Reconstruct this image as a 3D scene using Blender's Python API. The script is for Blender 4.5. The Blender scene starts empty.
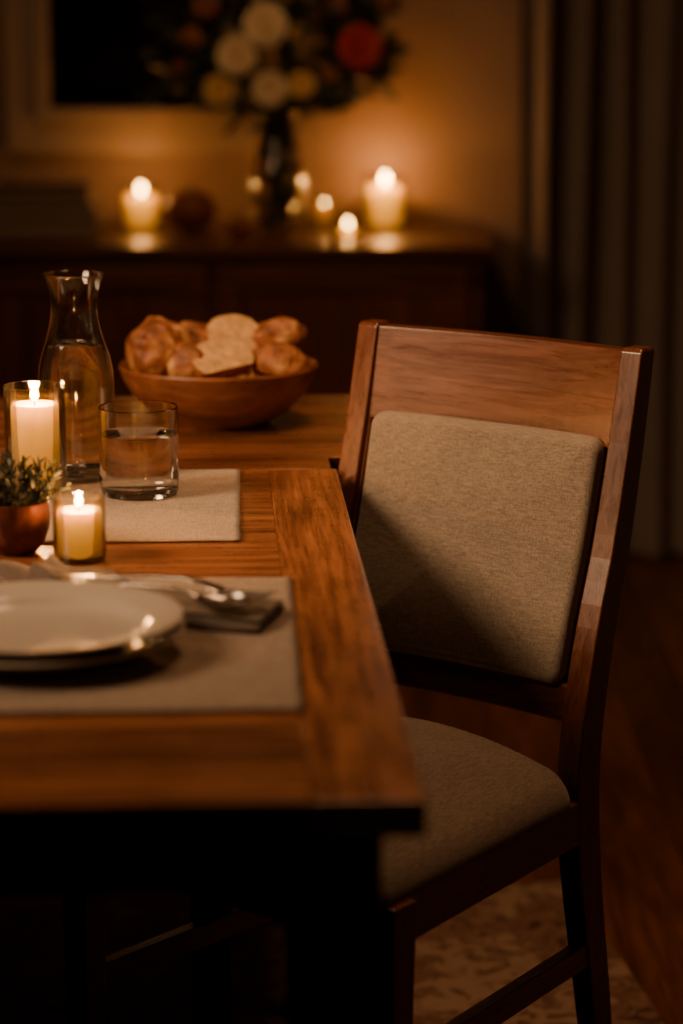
import bpy, bmesh, math, random
from mathutils import Vector, Matrix, noise
random.seed(7)
D=bpy.data
def link(o):
    bpy.context.scene.collection.objects.link(o); return o
# ---------------------------------------------------------------- materials
def newmat(name):
    m=D.materials.new(name); m.use_nodes=True
    nt=m.node_tree; b=nt.nodes['Principled BSDF']
    return m,nt,b
def N(nt,t,**kw):
    n=nt.nodes.new(t)
    for k,v in kw.items():
        if k in n.inputs: n.inputs[k].default_value=v
        else: setattr(n,k,v)
    return n
def c4(c): return (c[0],c[1],c[2],1)
def ramp(nt,stops):
    r=nt.nodes.new('ShaderNodeValToRGB'); e=r.color_ramp.elements
    e[0].position=stops[0][0]; e[0].color=c4(stops[0][1])
    e[1].position=stops[-1][0]; e[1].color=c4(stops[-1][1])
    for p,c in stops[1:-1]:
        x=e.new(p); x.color=c4(c)
    return r
def mth(nt,op,a,b=None):
    n=nt.nodes.new('ShaderNodeMath'); n.operation=op
    for i,v in enumerate((a,b)):
        if v is None: continue
        if isinstance(v,(int,float)): n.inputs[i].default_value=v
        else: nt.links.new(v,n.inputs[i])
    return n.outputs[0]
def simple(name,col,rough=.5,metal=0,noise_amt=.15,nscale=30,bump=0,**kw):
    m,nt,b=newmat(name); L=nt.links.new
    tc=N(nt,'ShaderNodeTexCoord'); nz=N(nt,'ShaderNodeTexNoise',Scale=nscale,Detail=5.0)
    L(tc.outputs['Object'],nz.inputs['Vector'])
    d=[c*(1-noise_amt) for c in col]; l=[min(1,c*(1+noise_amt)) for c in col]
    r=ramp(nt,[(.3,d),(.7,l)]); L(nz.outputs['Fac'],r.inputs['Fac']); L(r.outputs['Color'],b.inputs['Base Color'])
    b.inputs['Roughness'].default_value=rough; b.inputs['Metallic'].default_value=metal
    for k,v in kw.items(): b.inputs[k.replace('_',' ')].default_value=v
    if bump:
        bp=N(nt,'ShaderNodeBump',Strength=bump,Distance=.002); L(nz.outputs['Fac'],bp.inputs['Height']); L(bp.outputs[0],b.inputs['Normal'])
    return m
def wood(name,dark,light,axis='X',rough=.35,plank=0,paxis='Y',seam=.35,gs=24,coat=0,bump=.15,along=1.8,pores=.35,worn=0):
    m,nt,b=newmat(name); L=nt.links.new
    tc=N(nt,'ShaderNodeTexCoord'); vec=tc.outputs['Object']; var=None
    if plank:
        sp=N(nt,'ShaderNodeSeparateXYZ'); L(vec,sp.inputs[0])
        q=mth(nt,'DIVIDE',sp.outputs[paxis],plank)
        fl=mth(nt,'FLOOR',q); fr=mth(nt,'FRACT',q)
        wn=nt.nodes.new('ShaderNodeTexWhiteNoise'); wn.noise_dimensions='1D'; L(fl,wn.inputs['W'])
        off=mth(nt,'MULTIPLY',wn.outputs['Value'],9.0)
        cb=N(nt,'ShaderNodeCombineXYZ')
        for i in range(3): L(off,cb.inputs[i])
        va=nt.nodes.new('ShaderNodeVectorMath'); va.operation='ADD'; L(vec,va.inputs[0]); L(cb.outputs[0],va.inputs[1]); vec=va.outputs[0]
        ab=mth(nt,'ABSOLUTE',mth(nt,'SUBTRACT',fr,.5))
        sm=mth(nt,'GREATER_THAN',ab,.5-.0012/plank)
        var=mth(nt,'SUBTRACT',mth(nt,'ADD',mth(nt,'MULTIPLY',wn.outputs['Value'],.5),.70),mth(nt,'MULTIPLY',sm,seam))
    mp=N(nt,'ShaderNodeMapping'); s=[gs,gs,gs]; s['XYZ'.index(axis)]=along; mp.inputs['Scale'].default_value=s; L(vec,mp.inputs[0])
    n1=N(nt,'ShaderNodeTexNoise',Scale=1.0,Detail=8.0,Roughness=.6,Distortion=.5); L(mp.outputs[0],n1.inputs['Vector'])
    mp3=N(nt,'ShaderNodeMapping'); s=[gs*4.5]*3; s['XYZ'.index(axis)]=5; mp3.inputs['Scale'].default_value=s; L(vec,mp3.inputs[0])
    n3=N(nt,'ShaderNodeTexNoise',Scale=1.0,Detail=5.0,Roughness=.65,Distortion=.4); L(mp3.outputs[0],n3.inputs['Vector'])
    mp2=N(nt,'ShaderNodeMapping'); s=[380,380,380]; s['XYZ'.index(axis)]=12; mp2.inputs['Scale'].default_value=s; L(vec,mp2.inputs[0])
    n2=N(nt,'ShaderNodeTexNoise',Scale=1.0,Detail=3.0); L(mp2.outputs[0],n2.inputs['Vector'])
    mid=[(a*1.1+c*.9)/2 for a,c in zip(dark,light)]
    fac=mth(nt,'ADD',mth(nt,'MULTIPLY',n1.outputs['Fac'],.5),mth(nt,'MULTIPLY',n3.outputs['Fac'],.5))
    r=ramp(nt,[(.38,dark),(.5,mid),(.62,light)]); L(fac,r.inputs['Fac'])
    po=mth(nt,'MULTIPLY',mth(nt,'LESS_THAN',n2.outputs['Fac'],.38),pores)
    mul=mth(nt,'SUBTRACT',mth(nt,'ADD',mth(nt,'MULTIPLY',n2.outputs['Fac'],.8),.65),po)
    if var is not None: mul=mth(nt,'MULTIPLY',mul,var)
    rgh=mth(nt,'ADD',mth(nt,'MULTIPLY',n3.outputs['Fac'],.4),rough-.2)
    if worn:
        wv=N(nt,'ShaderNodeTexNoise',Scale=11.0,Detail=7.0,Roughness=.7); L(vec,wv.inputs['Vector'])
        mul=mth(nt,'MULTIPLY',mul,mth(nt,'ADD',mth(nt,'MULTIPLY',wv.outputs['Fac'],worn*2),1-worn))
        rgh=mth(nt,'ADD',rgh,mth(nt,'MULTIPLY',mth(nt,'SUBTRACT',wv.outputs['Fac'],.5),.5))
    vm=nt.nodes.new('ShaderNodeVectorMath'); vm.operation='SCALE'; L(r.outputs['Color'],vm.inputs[0]); L(mul,vm.inputs['Scale'])
    L(vm.outputs[0],b.inputs['Base Color'])
    L(rgh,b.inputs['Roughness'])
    bp=N(nt,'ShaderNodeBump',Strength=bump,Distance=.001); L(n2.outputs['Fac'],bp.inputs['Height']); L(bp.outputs[0],b.inputs['Normal'])
    b.inputs['Coat Weight'].default_value=coat; b.inputs['Coat Roughness'].default_value=.2
    return m
def linen(name,col,s=900,contrast=.35,ax=('X','Y'),bump=.4):
    m,nt,b=newmat(name); L=nt.links.new
    tc=N(nt,'ShaderNodeTexCoord'); outs=[]
    for a in ax:
        mp=N(nt,'ShaderNodeMapping'); sc=[s,s,s]; sc['XYZ'.index(a)]=s*.09; mp.inputs['Scale'].default_value=sc
        L(tc.outputs['Object'],mp.inputs[0]); n=N(nt,'ShaderNodeTexNoise',Scale=1.0,Detail=2.0); L(mp.outputs[0],n.inputs['Vector']); outs.append(n.outputs['Fac'])
    h=mth(nt,'MULTIPLY',mth(nt,'ADD',outs[0],outs[1]),.5)
    big=N(nt,'ShaderNodeTexNoise',Scale=9.0,Detail=3.0); L(tc.outputs['Object'],big.inputs['Vector'])
    h2=mth(nt,'ADD',mth(nt,'MULTIPLY',h,.85),mth(nt,'MULTIPLY',big.outputs['Fac'],.15))
    r=ramp(nt,[(.38,[c*(1-contrast) for c in col]),(.62,[min(1,c*(1+contrast)) for c in col])]); L(h2,r.inputs['Fac']); L(r.outputs['Color'],b.inputs['Base Color'])
    b.inputs['Roughness'].default_value=.9; b.inputs['Sheen Weight'].default_value=.15; b.inputs['Specular IOR Level'].default_value=.2
    bp=N(nt,'ShaderNodeBump',Strength=bump,Distance=.0008); L(h,bp.inputs['Height']); L(bp.outputs[0],b.inputs['Normal'])
    return m
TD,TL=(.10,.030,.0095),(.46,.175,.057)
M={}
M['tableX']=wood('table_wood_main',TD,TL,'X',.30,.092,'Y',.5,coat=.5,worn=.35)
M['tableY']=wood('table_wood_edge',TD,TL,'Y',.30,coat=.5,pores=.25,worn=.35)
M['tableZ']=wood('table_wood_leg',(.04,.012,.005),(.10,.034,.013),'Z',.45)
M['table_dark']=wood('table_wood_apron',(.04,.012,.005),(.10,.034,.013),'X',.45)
CD,CL=(.078,.021,.008),(.185,.058,.022)
for a in 'XYZ': M['chair'+a]=wood('chair_wood_'+a,CD,CL,a,.30,coat=.35,along=1.0,pores=.1,bump=.08)
for a in 'XYZ': M['sb'+a]=wood('sideboard_wood_'+a,(.06,.018,.007),(.18,.058,.022),a,.36,gs=18)
M['floor']=wood('floor_planks',(.09,.030,.011),(.24,.085,.030),'Y',.36,.13,'X',.5,gs=16)
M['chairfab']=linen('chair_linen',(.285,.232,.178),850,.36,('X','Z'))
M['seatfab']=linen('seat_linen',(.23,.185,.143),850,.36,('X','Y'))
M['mat']=linen('placemat_linen',(.30,.238,.18),800,.30)
M['mat_candlelit']=linen('placemat_linen_light',(.42,.34,.26),800,.26)  # same placemat linen, made paler: candlelight put into the colour
M['napkin']=linen('napkin_linen',(.13,.10,.078),900,.25)
M['wall']=simple('wall_plaster',(.30,.20,.14),.9,noise_amt=.06,nscale=6,bump=.05)
M['ceil']=simple('ceiling_paint',(.4,.33,.26),.95,noise_amt=.03)
M['trim']=simple('trim_paint',(.38,.28,.20),.55,noise_amt=.04)
M['pane']=simple('night_window_glass',(.006,.006,.008),.08,noise_amt=.1)
M['curtain']=linen('curtain_cloth',(.22,.17,.135),300,.15,('X','Z'))
M['ceramic']=simple('plate_ceramic',(.55,.49,.41),.16,noise_amt=.03,nscale=12)
M['steel']=simple('cutlery_steel',(.52,.48,.44),.24,1.0,noise_amt=.05)
M['copper']=simple('hammered_copper',(.12,.038,.022),.38,.7,noise_amt=.35,nscale=90,bump=.6)
M['soil']=simple('soil',(.02,.012,.008),.95,noise_amt=.4,nscale=200)
M['leaf']=simple('herb_leaf',(.034,.036,.018),.5,noise_amt=.4,nscale=60)
M['leafd']=simple('bouquet_leaf',(.045,.055,.022),.55,noise_amt=.4,nscale=40)
M['cream']=simple('petal_cream',(.90,.68,.36),.6,noise_amt=.08)
M['yellow']=simple('petal_yellow',(.85,.52,.16),.6,noise_amt=.1)
M['red']=simple('petal_red',(.60,.035,.02),.6,noise_amt=.2)
M['pink']=simple('petal_pink',(.34,.10,.065),.6,noise_amt=.2)
M['orange']=simple('petal_orange',(.45,.16,.05),.6,noise_amt=.2)
M['bowl']=wood('bowl_wood',(.18,.060,.020),(.42,.155,.055),'X',.42,gs=14,pores=.15)
M['crumb']=simple('bread_crumb',(.74,.44,.18),.9,noise_amt=.32,nscale=90,bump=.7)
M['wick']=simple('wick',(.01,.01,.01),.9)
M['book1']=simple('book_cover_brown',(.09,.04,.024),.6)
M['book2']=simple('book_cover_tan',(.12,.062,.033),.6)
M['pages']=simple('book_pages',(.35,.27,.18),.9,nscale=200)
M['pumpkin']=simple('gourd_skin',(.26,.07,.024),.45,noise_amt=.3,nscale=25)
M['knob']=simple('brass_knob',(.35,.2,.08),.35,1.0)
def crust():
    m,nt,b=newmat('bread_crust'); L=nt.links.new
    tc=N(nt,'ShaderNodeTexCoord'); n=N(nt,'ShaderNodeTexNoise',Scale=26.0,Detail=6.0,Distortion=.6); L(tc.outputs['Object'],n.inputs['Vector'])
    r=ramp(nt,[(.36,(.16,.042,.011)),(.52,(.44,.155,.040)),(.66,(.80,.46,.18))]); L(n.outputs['Fac'],r.inputs['Fac']); L(r.outputs['Color'],b.inputs['Base Color'])
    b.inputs['Roughness'].default_value=.55
    bp=N(nt,'ShaderNodeBump',Strength=.5,Distance=.003); L(n.outputs['Fac'],bp.inputs['Height']); L(bp.outputs[0],b.inputs['Normal']); return m
M['crust']=crust()
def rug():
    m,nt,b=newmat('rug_pattern'); L=nt.links.new
    tc=N(nt,'ShaderNodeTexCoord')
    v=N(nt,'ShaderNodeTexVoronoi',Scale=8.0); v.feature='F1'; L(tc.outputs['Object'],v.inputs['Vector'])
    w=N(nt,'ShaderNodeTexNoise',Scale=22.0,Detail=6.0,Distortion=1.5); L(tc.outputs['Object'],w.inputs['Vector'])
    s=mth(nt,'ADD',mth(nt,'MULTIPLY',v.outputs['Distance'],.35),mth(nt,'MULTIPLY',w.outputs['Fac'],.85))
    r=ramp(nt,[(.42,(.09,.04,.025)),(.52,(.33,.20,.125)),(.6,(.15,.07,.042)),(.72,(.40,.27,.175))]); L(s,r.inputs['Fac']); L(r.outputs['Color'],b.inputs['Base Color'])
    b.inputs['Roughness'].default_value=.95
    f=N(nt,'ShaderNodeTexNoise',Scale=500.0); L(tc.outputs['Object'],f.inputs['Vector'])
    bp=N(nt,'ShaderNodeBump',Strength=.5,Distance=.003); L(f.outputs['Fac'],bp.inputs['Height']); L(bp.outputs[0],b.inputs['Normal']); return m
M['rug']=rug()
def glass(name,ior,tint=(1,1,1)):
    m,nt,b=newmat(name); b.inputs['Base Color'].default_value=c4(tint); b.inputs['Transmission Weight'].default_value=1
    b.inputs['Roughness'].default_value=.0; b.inputs['IOR'].default_value=ior; return m
M['water']=glass('water',1.33); M['tumbler']=glass('tumbler_glass',1.45,(.99,.99,.98))
def thin(name,tint,blend,k,gl=(1,1,1)):
    m,nt,b=newmat(name); nt.nodes.remove(b); L=nt.links.new
    t=N(nt,'ShaderNodeBsdfTransparent',Color=c4(tint)); g=N(nt,'ShaderNodeBsdfGlossy',Roughness=.05,Color=c4(gl)); lw=N(nt,'ShaderNodeLayerWeight',Blend=blend)
    mx=N(nt,'ShaderNodeMixShader'); L(mth(nt,'MULTIPLY',lw.outputs['Fresnel'],k),mx.inputs[0]); L(t.outputs[0],mx.inputs[1]); L(g.outputs[0],mx.inputs[2])
    L(mx.outputs[0],nt.nodes['Material Output'].inputs[0]); return m
M['thin']=thin('thin_votive_glass',(.95,.92,.88),.35,.8)
M['glass']=thin('clear_glass',(.985,.985,.98),.30,.75)
def flame():
    m,nt,b=newmat('candle_flame'); nt.nodes.remove(b); L=nt.links.new
    t=N(nt,'ShaderNodeBsdfTransparent'); e=N(nt,'ShaderNodeEmission',Color=(1,.56,.15,1),Strength=30.0)
    a=N(nt,'ShaderNodeAddShader'); L(t.outputs[0],a.inputs[0]); L(e.outputs[0],a.inputs[1]); L(a.outputs[0],nt.nodes['Material Output'].inputs[0]); return m
M['flame']=flame()
def wax(name,h,e0,e1):  # flame glow put into the wax as emission, stronger towards the top
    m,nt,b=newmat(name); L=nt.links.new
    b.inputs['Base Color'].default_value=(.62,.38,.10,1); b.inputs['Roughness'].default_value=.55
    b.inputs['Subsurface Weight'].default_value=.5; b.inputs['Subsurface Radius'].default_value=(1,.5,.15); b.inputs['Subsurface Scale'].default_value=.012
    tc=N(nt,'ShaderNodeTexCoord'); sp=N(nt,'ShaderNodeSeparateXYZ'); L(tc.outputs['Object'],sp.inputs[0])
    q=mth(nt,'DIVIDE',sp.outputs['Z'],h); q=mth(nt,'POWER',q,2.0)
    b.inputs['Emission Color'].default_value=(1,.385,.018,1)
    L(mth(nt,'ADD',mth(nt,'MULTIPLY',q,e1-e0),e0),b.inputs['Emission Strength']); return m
# ---------------------------------------------------------------- geometry
def empty(name,loc=(0,0,0),rz=0):
    o=D.objects.new(name,None); o.empty_display_size=.05; o.location=loc; o.rotation_euler=(0,0,rz); return link(o)
def fin(name,bm,mats,parent=None,loc=(0,0,0),rot=(0,0,0),smooth=False,bevel=0,subd=0):
    bmesh.ops.remove_doubles(bm,verts=bm.verts,dist=1e-6)
    bmesh.ops.recalc_face_normals(bm,faces=bm.faces)
    me=D.meshes.new(name); bm.to_mesh(me); bm.free()
    for m in (mats if isinstance(mats,(list,tuple)) else [mats]): me.materials.append(m)
    if smooth:
        for p in me.polygons: p.use_smooth=True
        me.set_sharp_from_angle(angle=math.radians(38))
    o=D.objects.new(name,me); o.location=loc; o.rotation_euler=rot; link(o)
    if parent: o.parent=parent
    if bevel:
        b=o.modifiers.new('b','BEVEL'); b.width=bevel; b.segments=3; b.limit_method='ANGLE'; b.angle_limit=.6
    return o
def addbox(bm,x0,x1,y0,y1,z0,z1,mi=0):
    v=[bm.verts.new((x,y,z)) for z in (z0,z1) for y in (y0,y1) for x in (x0,x1)]
    for f in ((0,1,3,2),(4,5,7,6),(0,1,5,4),(2,3,7,6),(0,2,6,4),(1,3,7,5)):
        fc=bm.faces.new([v[i] for i in f]); fc.material_index=mi
def box(name,x0,x1,y0,y1,z0,z1,mat,parent=None,bevel=.003,loc=(0,0,0),rot=(0,0,0)):
    bm=bmesh.new(); addbox(bm,x0,x1,y0,y1,z0,z1); return fin(name,bm,mat,parent,loc,rot,bevel=bevel)
def addlathe(bm,prof,seg=64,mi=0,c=(0,0,0)):
    rings=[[bm.verts.new((c[0]+r*math.cos(2*math.pi*i/seg),c[1]+r*math.sin(2*math.pi*i/seg),c[2]+z)) for i in range(seg)] if r>1e-6 else [bm.verts.new((c[0],c[1],c[2]+z))] for r,z in prof]
    for a,b in zip(rings,rings[1:]):
        for i in range(seg):
            j=(i+1)%seg
            if len(a)==1 and len(b)==1: continue
            if len(a)==1: f=[a[0],b[i],b[j]]
            elif len(b)==1: f=[a[i],a[j],b[0]]
            else: f=[a[i],a[j],b[j],b[i]]
            bm.faces.new(f).material_index=mi
def lathe(name,prof,mat,parent=None,loc=(0,0,0),seg=64,smooth=True,bevel=0):
    bm=bmesh.new(); addlathe(bm,prof,seg); return fin(name,bm,mat,parent,loc,smooth=smooth,bevel=bevel)
def addloft(bm,rings,mi=0,caps=True):
    R=[[bm.verts.new(p) for p in r] for r in rings]; n=len(R[0])
    for a,b in zip(R,R[1:]):
        for i in range(n):
            j=(i+1)%n; bm.faces.new([a[i],a[j],b[j],b[i]]).material_index=mi
    if caps:
        bm.faces.new(R[0]).material_index=mi; bm.faces.new(R[-1]).material_index=mi
def loft(name,rings,mat,parent=None,bevel=0,smooth=False,**k):
    bm=bmesh.new(); addloft(bm,rings); return fin(name,bm,mat,parent,bevel=bevel,smooth=smooth,**k)
def addtube(bm,pts,rad,seg=8,mi=0,closed=False):
    pts=[Vector(p) for p in pts]; n=len(pts); rings=[]
    up=Vector((0,0,1))
    for i,p in enumerate(pts):
        if closed: t=pts[(i+1)%n]-pts[i-1]
        else: t=pts[min(i+1,n-1)]-pts[max(i-1,0)]
        t.normalize(); u=up if abs(t.z)<.95 else Vector((1,0,0))
        a=t.cross(u).normalized(); b=a.cross(t).normalized()
        r=rad[i] if isinstance(rad,(list,tuple)) else rad
        rings.append([p+a*r*math.cos(2*math.pi*k/seg)+b*r*math.sin(2*math.pi*k/seg) for k in range(seg)])
    if closed: rings.append(rings[0])
    addloft(bm,rings,mi,caps=not closed)
def interp(tab,z):
    n=len(tab)
    if z<=tab[0][0]: return tab[0][1]
    for i in range(n-1):
        a,va=tab[i]; b,vb=tab[i+1]
        if z<=b:
            t=(z-a)/(b-a)
            ma=(vb-tab[i-1][1])/(b-tab[i-1][0]) if i>0 else (vb-va)/(b-a)
            mb=(tab[i+2][1]-va)/(tab[i+2][0]-a) if i+2<n else (vb-va)/(b-a)
            h=b-a
            return (2*t**3-3*t*t+1)*va+(t**3-2*t*t+t)*h*ma+(-2*t**3+3*t*t)*vb+(t**3-t*t)*h*mb
    return tab[-1][1]
def rrect(a,b,r,n=8):
    r=min(r,a*.999,b*.999); P=[]
    for cx,cy,a0 in ((a-r,b-r,0),(-(a-r),b-r,90),(-(a-r),-(b-r),180),(a-r,-(b-r),270)):
        for i in range(n+1):
            t=math.radians(a0+90*i/n); P.append((cx+r*math.cos(t),cy+r*math.sin(t)))
        nx={0:(-(a-r),b),90:(-a,-(b-r)),180:(a-r,-b),270:(a,b-r)}[a0]
        lx,ly=P[-1]
        for k in range(1,12): P.append((lx+(nx[0]-lx)*k/12,ly+(nx[1]-ly)*k/12))
    return P
def pad(name,a,b,r,th,edge,dome,fn,mat,parent,pw=2.2,side=None):
    bm=bmesh.new(); rings=[]
    side=side or edge
    rings.append([fn(p,q,0) for p,q in rrect(a,b,r)])
    for k in range(0,9):
        ph=math.pi/2*k/8; ins=edge*(1-math.cos(ph)); h=th-side+side*math.sin(ph)
        rings.append([fn(p,q,h) for p,q in rrect(a-ins,b-ins,max(r-ins,.006))])
    base=rrect(a-edge,b-edge,max(r-edge,.006))
    for s in (.97,.93,.88,.82,.74,.65,.55,.42,.28,.14,.04):
        rings.append([fn(p*s,q*s,th+dome*(1-s**pw)) for p,q in base])
    addloft(bm,rings)
    return fin(name,bm,mat,parent,smooth=True)
# ---------------------------------------------------------------- room
box('floor',-2.6,2.2,-1.6,5.75,-.05,0,M['floor'],bevel=0)
box('wall_back',-2.6,2.2,5.75,5.85,0,2.6,M['wall'],bevel=0)
box('wall_left',-2.7,-2.6,-1.6,5.85,0,2.6,M['wall'],bevel=0)
box('wall_right',2.2,2.3,-1.6,5.85,0,2.6,M['wall'],bevel=0)
box('wall_front',-2.7,2.3,-1.7,-1.6,0,2.6,M['wall'],bevel=0)
box('ceiling',-2.7,2.3,-1.7,5.85,2.6,2.7,M['ceil'],bevel=0)
box('baseboard_back',-2.6,2.2,5.733,5.75,0,.11,M['trim'],bevel=.004)
wn=empty('window_1',(0,5.75,0))
def wframe(x0,x1,z0,z1,w,y0,y1,nm):
    bm=bmesh.new(); addbox(bm,x0,x0+w,y0,y1,z0,z1); addbox(bm,x1-w,x1,y0,y1,z0,z1); addbox(bm,x0+w,x1-w,y0,y1,z0,z0+w); addbox(bm,x0+w,x1-w,y0,y1,z1-w,z1)
    fin(nm,bm,M['trim'],wn,bevel=.004)
wframe(-.76,-.16,.93,1.95,.07,-.03,0,'casing')
wframe(-.69,-.23,1.0,1.88,.03,-.045,-.005,'sash')
box('pane',-.66,-.26,-.015,-.006,1.03,1.85,M['pane'],wn,0)
# curtain
bm=bmesh.new(); nx=420; cols=[]
for i in range(nx+1):
    s=i/nx; x=.40+1.15*s
    amp=.032+.010*math.sin(s*17)
    y=5.63+amp*math.sin(s*2*math.pi*13+1.3*math.sin(s*9))
    cols.append([bm.verts.new((x+.006*math.sin(z*3+s*30),y+.006*math.sin(z*2.1+s*40),z)) for z in (.015,.5,.9,1.3,1.7,2.1,2.45)])
for a,b in zip(cols,cols[1:]):
    for k in range(6): bm.faces.new([a[k],b[k],b[k+1],a[k+1]])
cu=empty('curtain')
fin('cloth',bm,M['curtain'],cu,smooth=True)
bm=bmesh.new(); addtube(bm,[(.3,5.63,2.46),(1.7,5.63,2.46)],.012,12); fin('rod',bm,M['knob'],cu,smooth=True)
rg=box('area_rug',-1.1,1.1,-1.4,1.4,0.0005,.008,M['rug'],None,.002,(-.554,1.96,0),(0,0,math.radians(8.1)))
# ---------------------------------------------------------------- dining table
RT=math.radians(3.055)
tb=empty('dining_table',(.0577,1.649,0),RT)
TH=.027; TLn=1.212
box('edge_board',-.0785,0.001,0,TLn,.75-TH,.75,M['tableY'],tb,.0015)
box('table_top',-1.35,-.0787,0,TLn,.75-TH,.75,M['tableX'],tb,.0006)
za=.75-TH
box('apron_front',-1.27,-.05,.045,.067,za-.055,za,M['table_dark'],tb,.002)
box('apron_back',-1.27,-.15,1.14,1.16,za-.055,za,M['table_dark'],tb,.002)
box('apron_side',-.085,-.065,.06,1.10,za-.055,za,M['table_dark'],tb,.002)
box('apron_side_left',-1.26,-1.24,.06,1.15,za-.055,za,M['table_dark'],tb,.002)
def leg(nm,x,y,h,w,par,z0=.008):
    w2=w*.8
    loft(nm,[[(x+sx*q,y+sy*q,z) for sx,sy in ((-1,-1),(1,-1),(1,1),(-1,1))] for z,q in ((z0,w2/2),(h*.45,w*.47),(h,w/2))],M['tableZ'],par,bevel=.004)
leg('leg_1',-.061,.062,za,.068,tb); leg('leg_2',-.150,1.16,za,.055,tb); leg('leg_3',-1.25,.062,za,.068,tb); leg('leg_4',-1.25,1.16,za,.055,tb)
t2=empty('side_table',(.040,2.945,0),RT)
bm=bmesh.new()
pl=[(-1.2,-.074),(-.056,-.074),(-.056,0),(0,0),(0,.46),(-1.2,.46)]
addloft(bm,[[(x,y,z) for x,y in pl] for z in (.7185,.7485)])
fin('table_top',bm,M['tableX'],t2,bevel=.0012)
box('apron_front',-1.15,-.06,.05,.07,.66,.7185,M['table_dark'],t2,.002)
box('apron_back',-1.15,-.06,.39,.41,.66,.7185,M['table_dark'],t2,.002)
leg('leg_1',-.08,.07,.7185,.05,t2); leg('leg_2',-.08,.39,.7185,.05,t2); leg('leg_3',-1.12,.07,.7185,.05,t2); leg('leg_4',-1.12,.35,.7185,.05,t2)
# ---------------------------------------------------------------- chair
ch=empty('dining_chair',(.1272,2.7395,0),math.radians(-37.6))
PX=.179
PY=[(.008,.050),(.08,.040),(.15,.029),(.22,.016),(.30,.000),(.37,-.011),(.44,-.016),(.50,-.012),(.56,.000),(.63,.018),(.70,.041),(.80,.0655),(.86,.078),(.912,.088)]
PW=[(.008,.012),(.2,.0135),(.44,.0145),(.912,.0135)]
PDp=[(.008,.014),(.25,.019),(.42,.022),(.6,.020),(.912,.014)]
def py(z): return interp(PY,z)
for sx,nm in ((-1,'rear_leg_post_1'),(1,'rear_leg_post_2')):
    rings=[]
    for k in range(38):
        z=.008+(.912-.008)*k/37
        w=interp(PW,z); d=interp(PDp,z); y=py(z); x=sx*PX
        rings.append([(x-w,y-d,z),(x+w,y-d,z),(x+w,y+d,z),(x-w,y+d,z)])
    w,d,y=.0115,.011,py(.912)+.001
    rings.append([(sx*PX-w,y-d,.9155),(sx*PX+w,y-d,.9155),(sx*PX+w,y+d,.9155),(sx*PX-w,y+d,.9155)])
    loft(nm,rings,M['chairZ'],ch,bevel=.0025)
def rail(nm,z0,z1,th,bow,xh=.168,yo=0,par=ch,rise=0):
    rings=[]
    for i in range(25):
        u=-1+2*i/24; x=u*xh; bw=bow*(1-u*u); r=rise*(1-u*u)
        rings.append([(x,py(z0)+bw-th+yo,z0),(x,py(z0)+bw+th+yo,z0),(x,py((z0+z1)/2)+bw+th+yo,(z0+z1)/2),(x,py(z1)+bw+th+yo,z1+r),(x,py(z1)+bw-th+yo,z1+r),(x,py((z0+z1)/2)+bw-th+yo,(z0+z1)/2)])
    return loft(nm,rings,M['chairX'],par,bevel=.002)
rail('top_rail',.806,.912,.010,.016)
rail('lower_rail',.512,.553,.010,.014)
for sx,nm in ((-1,'stile_1'),(1,'stile_2')):
    loft(nm,[[(sx*(.168)-.006,py(z)-.009,z),(sx*.168+.006,py(z)-.009,z),(sx*.168+.006,py(z)+.009,z),(sx*.168-.006,py(z)+.009,z)] for z in (.53,.6,.7,.8,.85)],M['chairZ'],ch)
rail('back_panel',.55,.81,.006,.013,.168,.004)
zc,hz=.6835,.1325
def bfn(p,q,h):
    z=zc+q; u=p/.17; return (p*(1+.012*q/hz),py(z)+.013*(1-u*u)-.006-h,z)
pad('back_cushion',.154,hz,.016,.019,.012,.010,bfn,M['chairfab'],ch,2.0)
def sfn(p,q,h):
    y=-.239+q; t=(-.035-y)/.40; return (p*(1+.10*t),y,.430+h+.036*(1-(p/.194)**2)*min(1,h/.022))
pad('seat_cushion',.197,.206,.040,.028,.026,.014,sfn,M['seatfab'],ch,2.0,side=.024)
def bar(nm,a,b,w,h,mat,par=ch):
    a=Vector(a); b=Vector(b); t=(b-a).normalized(); s=t.cross(Vector((0,0,1))).normalized(); u=Vector((0,0,1))
    loft(nm,[[p-s*w-u*h,p+s*w-u*h,p+s*w+u*h,p-s*w+u*h] for p in (a,b)],mat,par,bevel=.002)
bar('seat_rail_1',(-.181,-.02,.407),(-.204,-.395,.407),.011,.025,M['chairY'])
bar('seat_rail_2',(.181,-.02,.407),(.204,-.395,.407),.011,.025,M['chairY'])
bar('seat_rail_front',(-.2,-.398,.407),(.2,-.398,.407),.011,.025,M['chairX'])
bar('seat_rail_rear',(-.18,-.018,.407),(.18,-.018,.407),.011,.025,M['chairX'])
bar('side_stretcher_1',(-.180,.014,.245),(-.205,-.395,.245),.009,.014,M['chairY'])
bar('side_stretcher_2',(.180,.014,.245),(.205,-.395,.245),.009,.014,M['chairY'])
for sx,nm in ((-1,'front_leg_1'),(1,'front_leg_2')):
    loft(nm,[[(sx*.205+a*q,-.397+b*q,z) for a,b in ((-1,-1),(1,-1),(1,1),(-1,1))] for z,q in ((.008,.012),(.2,.0155),(.430,.019))],M['chairZ'],ch,bevel=.0025)
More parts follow.
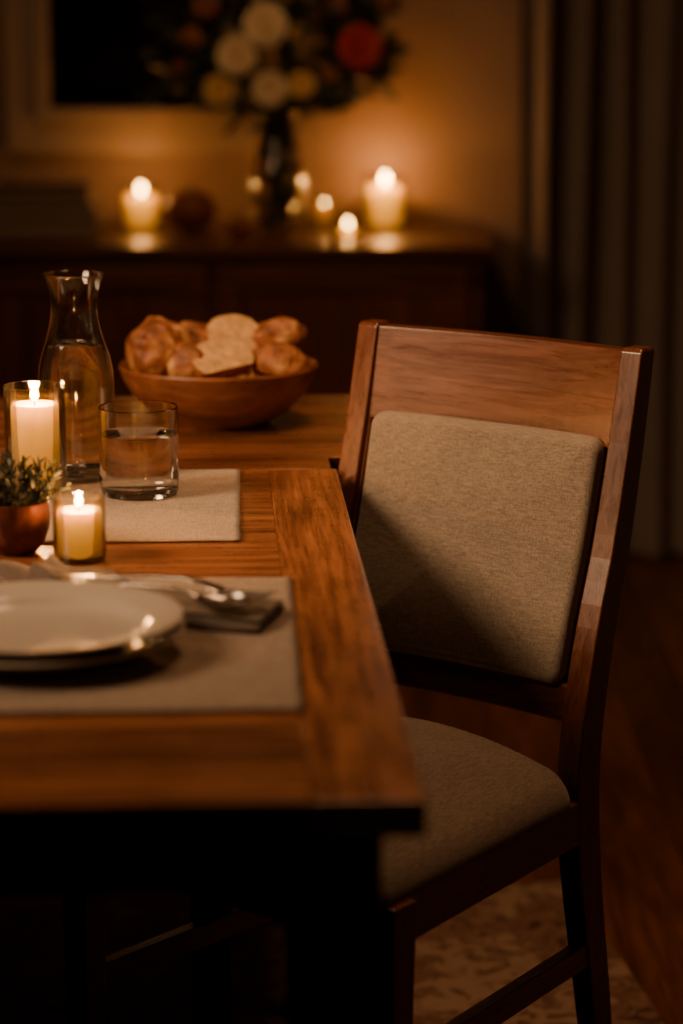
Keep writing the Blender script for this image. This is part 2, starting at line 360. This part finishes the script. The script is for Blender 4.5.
# ---------------------------------------------------------------- placemats
def placemat(name,x,y,w,d,mat):
    bm=bmesh.new(); nx,ny=60,50; g=[]
    for i in range(nx+1):
        g.append([])
        for j in range(ny+1):
            u,v=i/nx,j/ny; z=.0008+.0007*(noise.noise(Vector((u*5,v*5,3)))+.6)
            g[-1].append(bm.verts.new((-w*u+.0012*noise.noise(Vector((v*9,1,u))),d*v+.0012*noise.noise(Vector((u*9,4,v))),z)))
    for i in range(nx):
        for j in range(ny): bm.faces.new([g[i][j],g[i+1][j],g[i+1][j+1],g[i][j+1]])
    o=fin(name,bm,mat,None,(x,y,.750),(0,0,math.radians(2.3)),smooth=True)
    s=o.modifiers.new('s','SOLIDIFY'); s.thickness=.0016; s.offset=1
    return o
placemat('placemat',-.0298,1.862,.46,.441,M['mat'])
placemat('placemat.001',-.1025,2.466,.44,.378,M['mat_candlelit'])
TZ=.7532
# ---------------------------------------------------------------- plates
def plate(name,z,r=.122):
    k=r/.122
    prof=[(0,.003),(.062,.003),(.064,0),(.068,0),(.070,.004),(.086,.0075),(.093,.0130),(.106,.0165),(.1205,.0205),(.1222,.0220),(.1215,.0234),(.1195,.0236),(.108,.0200),(.0955,.0172),(.0915,.0160),(.0885,.0130),(.085,.0098),(.078,.0078),(.060,.0068),(0,.0068)]
    return lathe(name,[(a*k,b) for a,b in prof],M['ceramic'],None,(-.253,2.028,z),128)
plate('dinner_plate',TZ-.0006); plate('dinner_plate.001',TZ+.0098,.1205)
# ---------------------------------------------------------------- napkin and cutlery
nk=empty('napkin',(-.060,2.131,TZ),math.atan2(.085,-.365))
for li,(w,L0,dz,sh) in enumerate(((.046,.33,.0015,0),(.043,.30,.006,.003),(.038,.25,.0105,-.002))):
    bm=bmesh.new(); g=[]
    for i in range(71):
        s=i/70; row=[]
        for j in range(25):
            t=-1+2*j/24; cr=max(0,s-.30)/.70
            z=dz+ .0015*noise.noise(Vector((s*6,t*2,li)))+cr*(.004+.006*math.sin(s*19+t*2.2+li)+.005*math.sin(t*5+s*6))
            z+= .0012*math.cos(t*math.pi/2)
            row.append(bm.verts.new((s*L0,t*w*(1+.12*cr)-.085*s**1.7+sh+.003*math.sin(s*14+li),max(z,dz*.6+.0003))))
        g.append(row)
    for i in range(70):
        for j in range(24): bm.faces.new([g[i][j],g[i+1][j],g[i+1][j+1],g[i][j+1]])
    o=fin('fold_%d'%(li+1),bm,M['napkin'],nk,smooth=True); m=o.modifiers.new('s','SOLIDIFY'); m.thickness=.0022; m.offset=1
def ell(x,w,h,z,n=16): return [(x,w*math.cos(2*math.pi*k/n),z+h*math.sin(2*math.pi*k/n)) for k in range(n)]
def cut_loft(bm,sec): addloft(bm,[ell(*s) for s in sec])
ang=math.atan2(.115,-.33)
bm=bmesh.new()
for y in (-.0085,-.0028,.0028,.0085):
    addtube(bm,[(.0,y*.95,.0045),(.012,y,.001),(.03,y,.0005),(.048,y*.95,.003)],[.0007,.0012,.0014,.0014],8)
cut_loft(bm,[(.044,.0095,.0012,.003),(.055,.0105,.0014,.0055),(.066,.0065,.0016,.009),(.076,.0032,.0018,.0105),(.11,.0028,.0017,.0095),(.15,.0048,.0014,.006),(.185,.0068,.0012,.003),(.195,.0045,.001,.0025)])
fin('fork',bm,M['steel'],None,(-.060,2.146,TZ+.0175),(0,0,ang),smooth=True).scale=(1.1,1.1,1.1)
bm=bmesh.new()
rings=[]
for i in range(15):
    s=i/14; x=.052*s; w=.0008+.0185*math.sin(math.pi*min(1,s*.93+.03))**.6
    dep=.007*math.sin(math.pi*s)
    up=[(x,w*math.cos(math.pi*k/8),.006-dep*(math.sin(math.pi*k/8)**.8)) for k in range(9)]
    lo=[(x,w*math.cos(math.pi*k/8),.0048-dep*(math.sin(math.pi*k/8)**.8)) for k in range(8,-1,-1)]
    rings.append(up+lo)
addloft(bm,rings)
cut_loft(bm,[(.049,.0055,.0012,.0055),(.06,.0032,.0017,.009),(.075,.0028,.0018,.0105),(.11,.0028,.0017,.0095),(.15,.0048,.0014,.006),(.18,.0066,.0012,.003),(.19,.0045,.001,.0025)])
fin('spoon',bm,M['steel'],None,(-.078,2.112,TZ+.0175),(0,0,ang-.06),smooth=True).scale=(1.05,1.05,1.05)
# ---------------------------------------------------------------- glassware
tm=empty('water_glass',(-.222,2.695,TZ))
R,H=.0435,.098
lathe('glass',[(0,0),(R-.005,0),(R-.002,.0015),(R-.0005,.006),(R,.02),(R,H-.001),(R-.0008,H),(R-.0018,H-.001),(R-.0020,.02),(R-.003,.012),(R-.008,.0095),(0,.009)],M['tumbler'],tm,seg=96)
wl=.067
lathe('water',[(0,.0088),(R-.0082,.0093),(R-.0032,.0119),(R-.0018,.02),(R-.0018,wl+.0010),(R-.0026,wl+.0003),(R-.004,wl),(0,wl)],M['water'],tm,seg=96)
cf=empty('water_carafe',(-.300,2.792,TZ))
out=[(0,0),(.038,0),(.0415,.002),(.043,.007),(.0435,.03),(.0435,.105),(.0425,.122),(.0395,.138),(.0345,.153),(.030,.168),(.0272,.182),(.0262,.195),(.0268,.208),(.0295,.220),(.0325,.228),(.0338,.231)]
inn=[(max(0,r-.0022),z) for r,z in out[4:]][::-1]
lathe('glass',out+[(.0334,.2325),(.0322,.2318)]+inn[1:]+[(.0405,.012),(.036,.0085),(0,.008)],M['glass'],cf,seg=96)
wi=[(max(0,r-.0026),z) for r,z in out if .02<z<.150]
lathe('water',[(0,.0084),(.0355,.0089),(.040,.0124)]+wi+[(.0322,.1535),(.0310,.1530),(0,.1530)],M['water'],cf,seg=96)
# ---------------------------------------------------------------- candles
def candle(name,loc,gr,gh,wr,wh,power,e0,e1,fh=.018,lit_r=.006):
    p=empty(name,loc)
    lathe('votive_glass',[(0,0),(gr*.92,0),(gr*.98,.003),(gr,.01),(gr,gh-.0008),(gr-.0008,gh),(gr-.0016,gh-.0008),(gr-.0016,.01),(gr-.004,.0055),(0,.005)],M['thin'],p)
    bm=bmesh.new(); addlathe(bm,[(0,0),(wr-.001,0),(wr,.002),(wr,wh-.003),(wr-.002,wh),(wr*.7,wh-.002),(wr*.3,wh-.003),(0,wh-.003)],48)
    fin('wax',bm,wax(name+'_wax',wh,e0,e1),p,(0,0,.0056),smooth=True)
    bm=bmesh.new(); addtube(bm,[(0,0,0),(0,0,.006),(.001,0,.009)],.0008,6); fin('wick',bm,M['wick'],p,(0,0,wh+.002))
    r=fh*.24
    lathe('flame',[(0,0),(r*.6,fh*.1),(r,fh*.3),(r*.85,fh*.5),(r*.45,fh*.75),(r*.15,fh*.92),(0,fh)],M['flame'],p,(0,0,wh+.008),24)
    l=D.lights.new(name+'_light','POINT'); l.energy=power; l.color=(1,.42,.125); l.shadow_soft_size=lit_r
    o=link(D.objects.new('flame_light',l)); o.location=(0,0,wh+.008+fh*.5); o.parent=p
SZ=.77
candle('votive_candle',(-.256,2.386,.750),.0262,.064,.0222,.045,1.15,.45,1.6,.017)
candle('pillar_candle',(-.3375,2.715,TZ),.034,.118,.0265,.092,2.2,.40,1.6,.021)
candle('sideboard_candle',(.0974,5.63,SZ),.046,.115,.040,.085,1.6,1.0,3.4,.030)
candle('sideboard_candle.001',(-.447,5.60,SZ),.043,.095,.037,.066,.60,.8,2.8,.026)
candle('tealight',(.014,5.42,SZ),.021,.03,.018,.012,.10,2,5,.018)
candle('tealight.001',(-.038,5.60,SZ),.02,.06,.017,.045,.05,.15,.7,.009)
# ---------------------------------------------------------------- leaves / herb pot
def addleaf(bm,p,d,L,w,mi=0,curl=.15):
    d=Vector(d).normalized(); s=d.cross(Vector((random.uniform(-1,1),random.uniform(-1,1),random.uniform(.2,1)))).normalized(); n=s.cross(d)
    p=Vector(p)
    prof=((0,.08),(.25,.75),(.5,1),(.75,.7),(1,.03))
    rows=[]
    for t,k in prof:
        c=p+d*L*t-n*L*curl*t*t
        rows.append([bm.verts.new(c-s*w*k+n*w*k*.25),bm.verts.new(c),bm.verts.new(c+s*w*k+n*w*k*.25)])
    for a,b in zip(rows,rows[1:]):
        for i in range(2): bm.faces.new([a[i],a[i+1],b[i+1],b[i]]).material_index=mi
hp=empty('potted_herb',(-.322,2.418,.750))
lathe('pot',[(0,0),(.018,0),(.020,.002),(.028,.012),(.033,.026),(.034,.038),(.0325,.050),(.0335,.053),(.0315,.053),(.030,.045),(.030,.04),(0,.040)],M['copper'],hp)
lathe('soil',[(0,.039),(.0297,.039),(.0297,.044),(0,.047)],M['soil'],hp)
bm=bmesh.new()
for k in range(46):
    a=random.uniform(0,6.283); tilt=random.uniform(.05,1.15); Ls=random.uniform(.03,.050)
    base=Vector((.018*math.cos(a)*random.random(),.018*math.sin(a)*random.random(),.044))
    dr=Vector((math.cos(a)*math.sin(tilt),math.sin(a)*math.sin(tilt),math.cos(tilt)))
    pts=[base+dr*Ls*t+Vector((0,0,.006*t*t)) for t in (0,.25,.5,.75,1)]
    addtube(bm,pts,.0006,5)
    for q in range(12):
        t=.15+.85*q/11; p=base+dr*Ls*t+Vector((0,0,.006*t*t)); b=random.uniform(0,6.28)
        ld=dr*.9+Vector((math.cos(b),math.sin(b),.3))*.8
        addleaf(bm,p,ld,random.uniform(.009,.014),random.uniform(.0014,.0024))
fin('foliage',bm,M['leaf'],hp,smooth=True)
# ---------------------------------------------------------------- bread bowl
bb=empty('bread_bowl',(-.158,3.185,.7485))
lathe('bowl',[(0,.002),(.055,.002),(.058,0),(.063,0),(.066,.003),(.090,.018),(.110,.038),(.122,.058),(.128,.074),(.1265,.077),(.1235,.075),(.117,.060),(.104,.040),(.085,.022),(.060,.012),(0,.010)],M['bowl'],bb,seg=96)
def bread(nm,loc,sc,rot,cut=None,seed=0):
    bm=bmesh.new(); bmesh.ops.create_icosphere(bm,subdivisions=5,radius=1)
    for v in bm.verts:
        n=noise.noise(v.co*1.6+Vector((seed,0,0)))*.14+noise.noise(v.co*5+Vector((seed,3,0)))*.035
        groove=-.10*math.exp(-((v.co.x*2.2+v.co.y*.9)%1.1-.55)**2/.006) if v.co.z>.1 else 0
        if cut is not None: n*=.45; groove=0
        co=v.co*(1+n+groove*.6); co.z=max(co.z,-.6); v.co=Vector((co.x*sc[0],co.y*sc[1],co.z*sc[2]))
    if cut is not None:
        g=bm.verts[:]+bm.edges[:]+bm.faces[:]
        r=bmesh.ops.bisect_plane(bm,geom=g,plane_co=(cut*sc[0],0,0),plane_no=(1,0,.15),clear_outer=True)
        ed=[e for e in r['geom_cut'] if isinstance(e,bmesh.types.BMEdge)]
        f=bmesh.ops.holes_fill(bm,edges=ed)['faces']
        for x in f: x.material_index=1
    o=fin(nm,bm,[M['crust'],M['crumb']],bb,loc,rot,smooth=True)
    for p in o.data.polygons:
        if p.material_index==1: p.use_smooth=False
R_=math.radians
bread('bread_roll_1',(-.074,-.018,.096),(.044,.038,.042),(.1,-.2,.4),seed=1)
bread('bread_roll_2',(-.036,.034,.094),(.036,.034,.034),(0,.2,1.2),seed=2)
bread('bread_roll_9',(-.036,-.040,.080),(.030,.028,.030),(0,.1,.9),seed=9)
bread('bread_half_1',(.006,-.046,.088),(.058,.042,.032),(R_(10),R_(-42),R_(-65)),.1,3)
bread('bread_half_2',(.020,.016,.108),(.050,.038,.030),(R_(-12),R_(-25),R_(-75)),.15,4)
bread('bread_roll_3',(.068,.034,.102),(.046,.024,.026),(0,-.3,.2),seed=5)
bread('bread_roll_4',(.080,-.022,.082),(.040,.028,.024),(0,.25,-.3),seed=6)
bread('bread_roll_5',(0,.0,.052),(.07,.06,.035),(0,0,0),seed=7)
bread('bread_roll_6',(.02,.065,.088),(.04,.025,.030),(0,0,.2),seed=8)
# ---------------------------------------------------------------- sideboard
sb=empty('sideboard')
box('top',-2.0,.320,5.20,5.728,SZ-.025,SZ,M['sbX'],sb,.003)
box('carcass',-1.98,.295,5.235,5.72,.12,SZ-.025,M['sbX'],sb,.003)
xs=[-1.96,-1.40,-.83,-.27,.275]
for i in range(4):
    x0,x1=xs[i]+.008,xs[i+1]-.008
    bm=bmesh.new(); z0,z1=.14,SZ-.045
    addbox(bm,x0,x1,5.222,5.236,z0,z1); fin('door_panel_%d'%(i+1),bm,M['sbZ'],sb,bevel=.003)
    bm=bmesh.new(); w=.05
    addbox(bm,x0,x0+w,5.212,5.223,z0,z1); addbox(bm,x1-w,x1,5.212,5.223,z0,z1); addbox(bm,x0+w,x1-w,5.212,5.223,z0,z0+w); addbox(bm,x0+w,x1-w,5.212,5.223,z1-w,z1)
    fin('door_frame_%d'%(i+1),bm,M['sbX'],sb,bevel=.003)
    lathe('knob_%d'%(i+1),[(0,0),(.006,0),(.005,.012),(.012,.018),(.012,.024),(0,.028)],M['knob'],sb,((x1-.03) if i%2==0 else (x0+.03),5.213,.5)).rotation_euler=(math.pi/2,0,0)
for i,(x,y) in enumerate(((-1.93,5.28),(.25,5.28),(-1.93,5.68),(.25,5.68))): box('foot_%d'%(i+1),x-.025,x+.025,y-.025,y+.025,0,.12,M['sbZ'],sb,.003)
bk=empty('stack_of_books',(-.655,5.50,SZ),.06)
z=0
for i,(w,d,h,mt) in enumerate(((.125,.09,.032,'book1'),(.12,.085,.028,'book2'),(.11,.08,.024,'book1'),(.10,.075,.02,'book2'))):
    bm=bmesh.new(); o=(i%2)*.006
    addbox(bm,-w+o,w+o,-d,d,z,z+.003); addbox(bm,-w+o,w+o,-d,d,z+h-.003,z+h); addbox(bm,-w+o,-w+.003+o,-d,d,z+.003,z+h-.003); addbox(bm,-w+.003+o,w-.004+o,-d+.004,d-.004,z+.003,z+h-.003,1)
    fin('book_%d'%(i+1),bm,[M[mt],M['pages']],bk); z+=h+.0003
def gourd(name,loc,r,h,ribs=9):
    e=empty(name,loc); bm=bmesh.new(); bmesh.ops.create_uvsphere(bm,u_segments=72,v_segments=28,radius=1)
    for v in bm.verts:
        a=math.atan2(v.co.y,v.co.x); k=1-.10*(1-abs(math.sin(a*ribs/2)))
        rr=math.hypot(v.co.x,v.co.y); dip=.28*math.exp(-rr*rr/.08)*(1 if v.co.z>0 else -.6)
        v.co=Vector((v.co.x*r*k,v.co.y*r*k,(v.co.z-dip)*h+h*.97))
    fin('body',bm,M['pumpkin'],e,smooth=True)
    bm=bmesh.new(); addtube(bm,[(0,0,h*1.5),(0,0,h*1.9),(r*.12,0,h*2.25)],[r*.13,r*.09,r*.1],8); fin('stem',bm,M['leafd'],e,smooth=True)
gourd('pumpkin',(-.333,5.53,SZ),.060,.048)
gourd('pumpkin.001',(-.218,5.42,SZ),.028,.022,7)
# ---------------------------------------------------------------- flowers
vf=empty('vase_of_flowers',(-.139,5.50,SZ))
vo=[(0,0),(.046,0),(.050,.003),(.054,.02),(.061,.07),(.063,.11),(.059,.15),(.050,.185),(.045,.21),(.046,.235),(.054,.262),(.056,.266)]
lathe('vase',vo+[(.0545,.266)]+[(r-.003,z) for r,z in vo[2:-1]][::-1][:-1]+[(.049,.012),(0,.010)],M['thin'],vf)
bm=bmesh.new(); heads=[]
FL=[(-.022,-.12,.448,.042,'cream'),(-.083,-.11,.385,.038,'cream'),(-.123,-.09,.312,.030,'yellow'),(-.012,-.12,.316,.034,'cream'),(.055,-.11,.325,.026,'yellow'),
(.178,-.09,.402,.043,'red'),(.118,-.06,.495,.034,'pink'),(-.185,-.04,.42,.022,'orange'),(-.15,-.06,.49,.025,'pink'),(-.06,-.06,.54,.036,'cream'),(.05,-.05,.55,.040,'red'),(.235,-.03,.51,.026,'orange'),(-.21,-.04,.36,.014,'pink'),(.115,-.08,.345,.014,'orange'),(.045,-.08,.43,.018,'yellow')]
for x,y,z,r,c in FL:
    heads.append((Vector((x,y,z)),r,c))
    addtube(bm,[(random.uniform(-.03,.03),random.uniform(-.02,.02),.02),(x*.15,y*.15,.24),(x*.6,y*.6,.24+(z-.24)*.55),(x,y,z-.01)],.003,6)
for k in range(34):
    a=random.uniform(0,6.283); q=.038*math.sqrt(random.random()); b=a+random.uniform(-.5,.5)+3.1
    addtube(bm,[(q*math.cos(a),q*math.sin(a),.014),(.4*q*math.cos(b),.4*q*math.sin(b),.15),(q*math.cos(b),q*math.sin(b),.25),(2.6*q*math.cos(b),1.2*q*math.sin(b),.36)],.004,6)
for k in range(90):
    a=random.uniform(0,6.283); q=.048*math.sqrt(random.random()); z=random.uniform(.05,.30)
    addleaf(bm,(q*.7*math.cos(a),q*.7*math.sin(a),z),(math.cos(a)*.2,math.sin(a)*.2,random.uniform(-1,.6)),.04,.012)
for k in range(560):
    a=random.uniform(0,6.283); rr=.235*math.sqrt(random.random()); z=random.uniform(.25,.58)
    wv=min(1,max(.25,(z-.20)/.12)); x=rr*math.cos(a)*wv; y=rr*math.sin(a)*.40*wv
    y=min(y,.07)
    dd=Vector((x*2,min(y,.02)*1.2,random.uniform(-.1,.35)))
    addleaf(bm,(x,y,z),dd if dd.length>.01 else (0,0,1),random.uniform(.035,.070),random.uniform(.009,.017))
for k in range(18):
    s=random.choice((-1,1)); p0=Vector((s*.03,-.01,.27)); x=s*random.uniform(.18,.27); z=random.uniform(.28,.52)
    pts=[p0,Vector((x*.5,-.02,(z+.3)/2+.03)),Vector((x,-.03,z))]; addtube(bm,pts,.0015,5)
    for q in range(7):
        t=.3+.7*q/6; p=pts[1].lerp(pts[2],(t-.3)/.7); addleaf(bm,p,(s*.8,random.uniform(-.6,.3),random.uniform(-.8,.8)),.045,.011)
fin('stems_and_leaves',bm,M['leafd'],vf,smooth=True)
for i,(p,r,c) in enumerate(heads):
    bm=bmesh.new(); ax=Vector((p.x*.8,-.55,(p.z-.33)*.6+.05)).normalized(); rot=ax.to_track_quat('Z','Y').to_matrix()
    bmesh.ops.create_uvsphere(bm,u_segments=16,v_segments=10,radius=r*.34,matrix=Matrix.Translation(p+ax*r*.22))
    for ring,(n,op,L) in enumerate(((5,.25,.55),(6,.55,.75),(8,.9,.95),(9,1.25,1.05))):
        for k in range(n):
            a=2*math.pi*(k+.5*(ring%2))/n; rows=[]
            for t in (0,.3,.6,.85,1):
                th=op*(.5+.5*t); rad=r*L*t*math.sin(th)+r*.12; hh=r*L*t*math.cos(th)-r*.2
                w=r*.62*L*math.sin(math.pi*min(.90,.14+t*.66)); row=[]
                for s in (-1,-.5,0,.5,1):
                    aa=a+s*w/max(rad+r*.25,.001); row.append(bm.verts.new(p+rot@Vector((rad*math.cos(aa),rad*math.sin(aa),hh-.03*r*abs(s)))))
                rows.append(row)
            for A,B in zip(rows,rows[1:]):
                for q in range(4): bm.faces.new([A[q],A[q+1],B[q+1],B[q]])
    fin('blossom_%d'%(i+1),bm,M[c],vf,smooth=True)
# ---------------------------------------------------------------- lights
def area(name,loc,target,size,power,col,spread=180):
    l=D.lights.new(name,'AREA'); l.shape='DISK'; l.size=size; l.energy=power; l.color=col; l.spread=math.radians(spread)
    o=link(D.objects.new(name,l)); o.location=loc; o.rotation_euler=(Vector(target)-Vector(loc)).to_track_quat('-Z','Y').to_euler(); return o
area('lamp_light',(-1.55,1.80,1.95),(.14,2.92,.77),.75,9,(1,.61,.33),82)
area('ceiling_light',(.15,2.9,2.5),(.1,2.8,0),.5,6.5,(1,.52,.25),120)  # added fill from above for seat, rug and floor, not a fixture
area('sideboard_ceiling_light',(-.4,4.2,2.4),(-.15,5.5,1.05),.4,1.3,(1,.58,.30),95)  # added fill to brighten the flowers and sideboard, no lamp hangs there
w=D.worlds.new('World'); bpy.context.scene.world=w; w.use_nodes=True
w.node_tree.nodes['Background'].inputs[0].default_value=(.9,.55,.35,1); w.node_tree.nodes['Background'].inputs[1].default_value=.02
# ---------------------------------------------------------------- camera
cd=D.cameras.new('camera'); cd.sensor_fit='VERTICAL'; cd.sensor_height=36; cd.sensor_width=24; cd.lens=87.9
cd.dof.use_dof=True; cd.dof.focus_distance=2.68; cd.dof.aperture_fstop=2.5
cam=link(D.objects.new('camera',cd)); cam.location=(0,0,1.30); cam.rotation_euler=(math.radians(90-11.88),0,0)
bpy.context.scene.camera=cam
